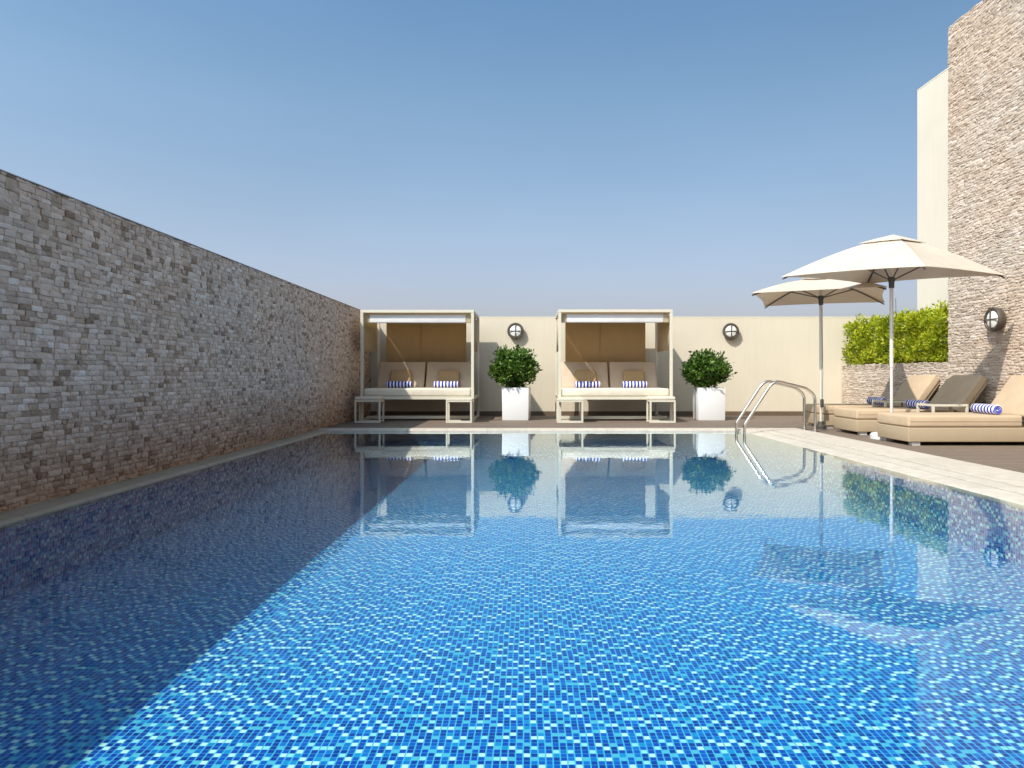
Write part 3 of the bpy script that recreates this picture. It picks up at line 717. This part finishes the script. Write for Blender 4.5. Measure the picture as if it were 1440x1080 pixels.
# ================================================================== loungers and low tables
def make_lounger(label):
    root = empty('sun_lounger', (0, 0, 0), label, 'sun lounger', 'beige sun loungers by the stone wall')   # foot end at x=0, head towards +x
    Wd = .76; L_ = 1.86
    for y in (-.0065, Wd+.0065): MB().tube([(.02, y, .292), (1.35, y, .292)], .0035, 6).build('piping', M['weave'], root)
    base_o = MB().box(0, L_, 0, Wd, .045, .218, .012, 3).build('base', M['weave'], root, 'auto')
    MB().box(-.005, 1.37, -.005, Wd+.005, .221, .362, .028, 4).build('mattress', M['tan'], root, 'auto')
    for x in (.06, L_-.16):
        for y in (.03, Wd-.11): MB().box(x, x+.10, y, y+.08, 0, .0445, .004).build('leg', M['white'], base_o)
    # raised back cushion, a wedge of even thickness
    a = R(54); L2 = .62; th = .125; ux, uz = math.cos(a), math.sin(a); nx_, nz_ = math.sin(a), -math.cos(a)
    x0, z0 = 1.385, .355
    poly = [(x0, z0), (x0+ux*L2, z0+uz*L2), (x0+ux*L2+nx_*th, z0+uz*L2+nz_*th), (x0+nx_*th, z0+nz_*th)]
    mb = MB(); mb.prism(poly, -.003, Wd+.003, .028, 4); mb.build('back_cushion', M['tan'], root, 'auto')
    off = th+.004
    poly = [(x0+nx_*off, z0+nz_*off+.0), (x0+ux*(L2-.05)+nx_*off, z0+uz*(L2-.05)+nz_*off), (x0+ux*(L2-.05)+nx_*(off+.03), z0+uz*(L2-.05)+nz_*(off+.03)), (x0+nx_*(off+.03), z0+nz_*(off+.03))]
    mb = MB(); mb.prism(poly, .02, Wd-.02, .004, 2); mb.build('back_board', M['weave'], root)
    for y in (.06, Wd-.09):
        MB().box(x0+.36, x0+.385, y, y+.03, .2185, .50, 0, 2, Matrix.Rotation(R(18), 3, 'Y'), (x0+.37, y, .2185)).build('back_strut', M['dark'], root)
    mb = MB(); mb.tube([(x0+.03, .02, .285), (x0+.03, Wd-.02, .285)], .018, 8); mb.build('hinge', M['dark'], root)
    return root
l1 = make_lounger('beige sun lounger in full sun, its foot beside the white parasol base'); l1.location = (4.56, 8.5, 0)
dup(l1, (4.63, 9.98, 0), 'beige sun lounger between two others, its raised back wholly in parasol shade')
dup(l1, (4.70, 11.24, 0), 'beige sun lounger mostly hidden behind the others, nearest the cream back wall')
def make_low_table(label):
    root = empty('low_table', (0, 0, 0), label, 'low table', 'low frame tables between the loungers')
    w, d, h, p = .48, .40, .455, .03
    for x in (0, w-p):
        for y in (0, d-p): MB().box(x, x+p, y, y+p, 0, h-.031, .002).build('leg', M['alu'], root)
    mb = MB()
    mb.box(0, w, 0, p, h-.03, h, .002); mb.box(0, w, d-p, d, h-.03, h, .002); mb.box(0, p, p+.001, d-p-.001, h-.03, h, .002); mb.box(w-p, w, p+.001, d-p-.001, h-.03, h, .002)
    mb.build('top_frame', M['alu'], root)
    MB().box(p+.001, w-p-.001, p+.001, d-p-.001, h-.018, h-.004).build('table_top', M['bronze'], root)
    return root
tb = make_low_table('nearer of the two low frame tables, just behind the nearest lounger'); tb.location = (5.42, 9.50, 0)
dup(tb, (5.43, 10.79, 0), 'farther of the two low frame tables, behind the middle lounger')

# ================================================================== umbrellas
def make_umbrella(base, corners, apex, label, base_mat, base_r):
    root = empty('parasol', base, label, 'parasol', 'cream square parasols over the loungers')
    B = Vector(base); cs = [Vector(c)-B for c in corners]; ap = Vector(apex)-B
    ctr = Vector((ap.x, ap.y, 0))
    NS, NT = 14, 14
    def surf(i, s, t, lift=0, sag=.03):
        a = ap+(cs[i]-ap)*s; b = ap+(cs[(i+1) % 4]-ap)*s
        p = a*(1-t)+b*t
        bow = math.sin(math.pi*min(1, s))*.045      # ribs bow upward slightly
        p = p + Vector((0, 0, bow - sag*4*t*(1-t)*math.sin(math.pi*min(1, s)*.9)*1.0 + lift))
        return p
    def shell(s0, s1, scal, lift, name, lift1=None):
        vs, fs = [], []
        for i in range(4):
            base_ = len(vs)
            for j in range(NS+1):
                for k in range(NT+1):
                    t = k/NT; s = s0+(s1*(1-scal*4*t*(1-t))-s0)*j/NS
                    q = (s-s0)/(s1-s0)
                    vs.append(surf(i, s, t, lift if lift1 is None else lift+(lift1-lift)*q))
            for j in range(NS):
                for k in range(NT): q = base_+j*(NT+1)+k; fs.append((q, q+1, q+NT+2, q+NT+1))
        me = bpy.data.meshes.new(name); me.from_pydata(vs, [], fs); bm = bmesh.new(); bm.from_mesh(me)
        bmesh.ops.remove_doubles(bm, verts=bm.verts, dist=.0005); bmesh.ops.recalc_face_normals(bm, faces=bm.faces); bm.to_mesh(me); bm.free()
        me.materials.append(M['canvas']); o = bpy.data.objects.new(name, me); C.objects.link(o); o.parent = root
        m = o.modifiers.new('thick', 'SOLIDIFY'); m.thickness = .004
        return o
    can = shell(.20, 1.0, .05, 0, 'canopy')
    shell(.0, .30, .26, .014, 'vent_cap', .03)
    hub = Vector((0, 0, 0)) + Vector((ap.x*.0, 0, 0))
    top = ap.z
    MB().tube([(0, 0, .05), (0, 0, .95)], .019, 16).build('lower_pole', M['pole'], root, 'auto')
    MB().tube([(0, 0, .95), (0, 0, top-.05)], .024, 16).build('pole', M['pole'], root, 'auto')
    MB().lathe([(.026, top-.17), (.038, top-.16), (.038, top-.10), (.026, top-.07)], n=16).build('hub', M['dark'], root, 'auto')
    rz = min(c.z for c in cs)-.02
    MB().lathe([(.028, rz-.10), (.034, rz-.09), (.036, rz-.02), (.046, rz), (.042, rz+.04), (.027, rz+.05)], n=16).build('runner', M['dark'], root, 'auto')
    for c in cs:
        a = Vector((0, 0, top-.12)); e = c+(ap-c)*.015+Vector((0, 0, -.016))
        pts = []
        for k in range(9):
            s = .06+.94*k/8; p = ap+(e-ap)*s; pts.append(p+Vector((0, 0, math.sin(math.pi*s)*.045-.022)))
        rb = MB().tube(pts, .011, 8).build('rib', M['bronze'], can, 'auto')
        mid = ap+(e-ap)*.48+Vector((0, 0, .01)); u = Vector((c.x, c.y, 0)).normalized()
        MB().tube([Vector((u.x*.045, u.y*.045, rz+.02)), mid], .009, 8).build('strut', M['bronze'], can, 'auto')
    MB().lathe([(base_r, .0), (base_r, .05), (base_r-.02, .075), (.05, .085), (.04, .12)], n=40).build('base', base_mat, root, 'auto')
    return root
u1 = make_umbrella((4.845, 9.45, 0), [(4.66, 8.32, 2.12), (6.17, 9.15, 2.126), (4.84, 10.15, 2.145), (3.47, 9.72, 2.187)], (4.87, 9.45, 2.70),
                   'nearer cream parasol, its pole rising behind the nearest lounger', M['white'], .26)
z2 = 2.06
u2 = make_umbrella((4.605, 11.14, 0), [(3.32, 10.53, z2), (4.94, 9.75, z2), (5.97, 11.86, z2), (4.19, 12.56, z2)], (4.6, 11.13, 2.36),
                   'farther cream parasol, its thin pole rising at the foot of the farthest lounger', M['dark'], .07)
MB().box(-.024, .024, -.062, -.020, .34, .47, .012, 3).build('crank_box', M['dark'], u2, 'auto')
MB().tube([(0.0, -.055, .47), (0.012, -.05, .9), (0.0, -.05, 1.9)], .003, 6).build('pulley_cord', M['dark'], u2)
MB().tube([(0.0, -.04, 1.4), (0.035, -.05, 1.62), (0.03, -.05, 1.86)], .003, 6).build('pulley_cord', M['dark'], u1)
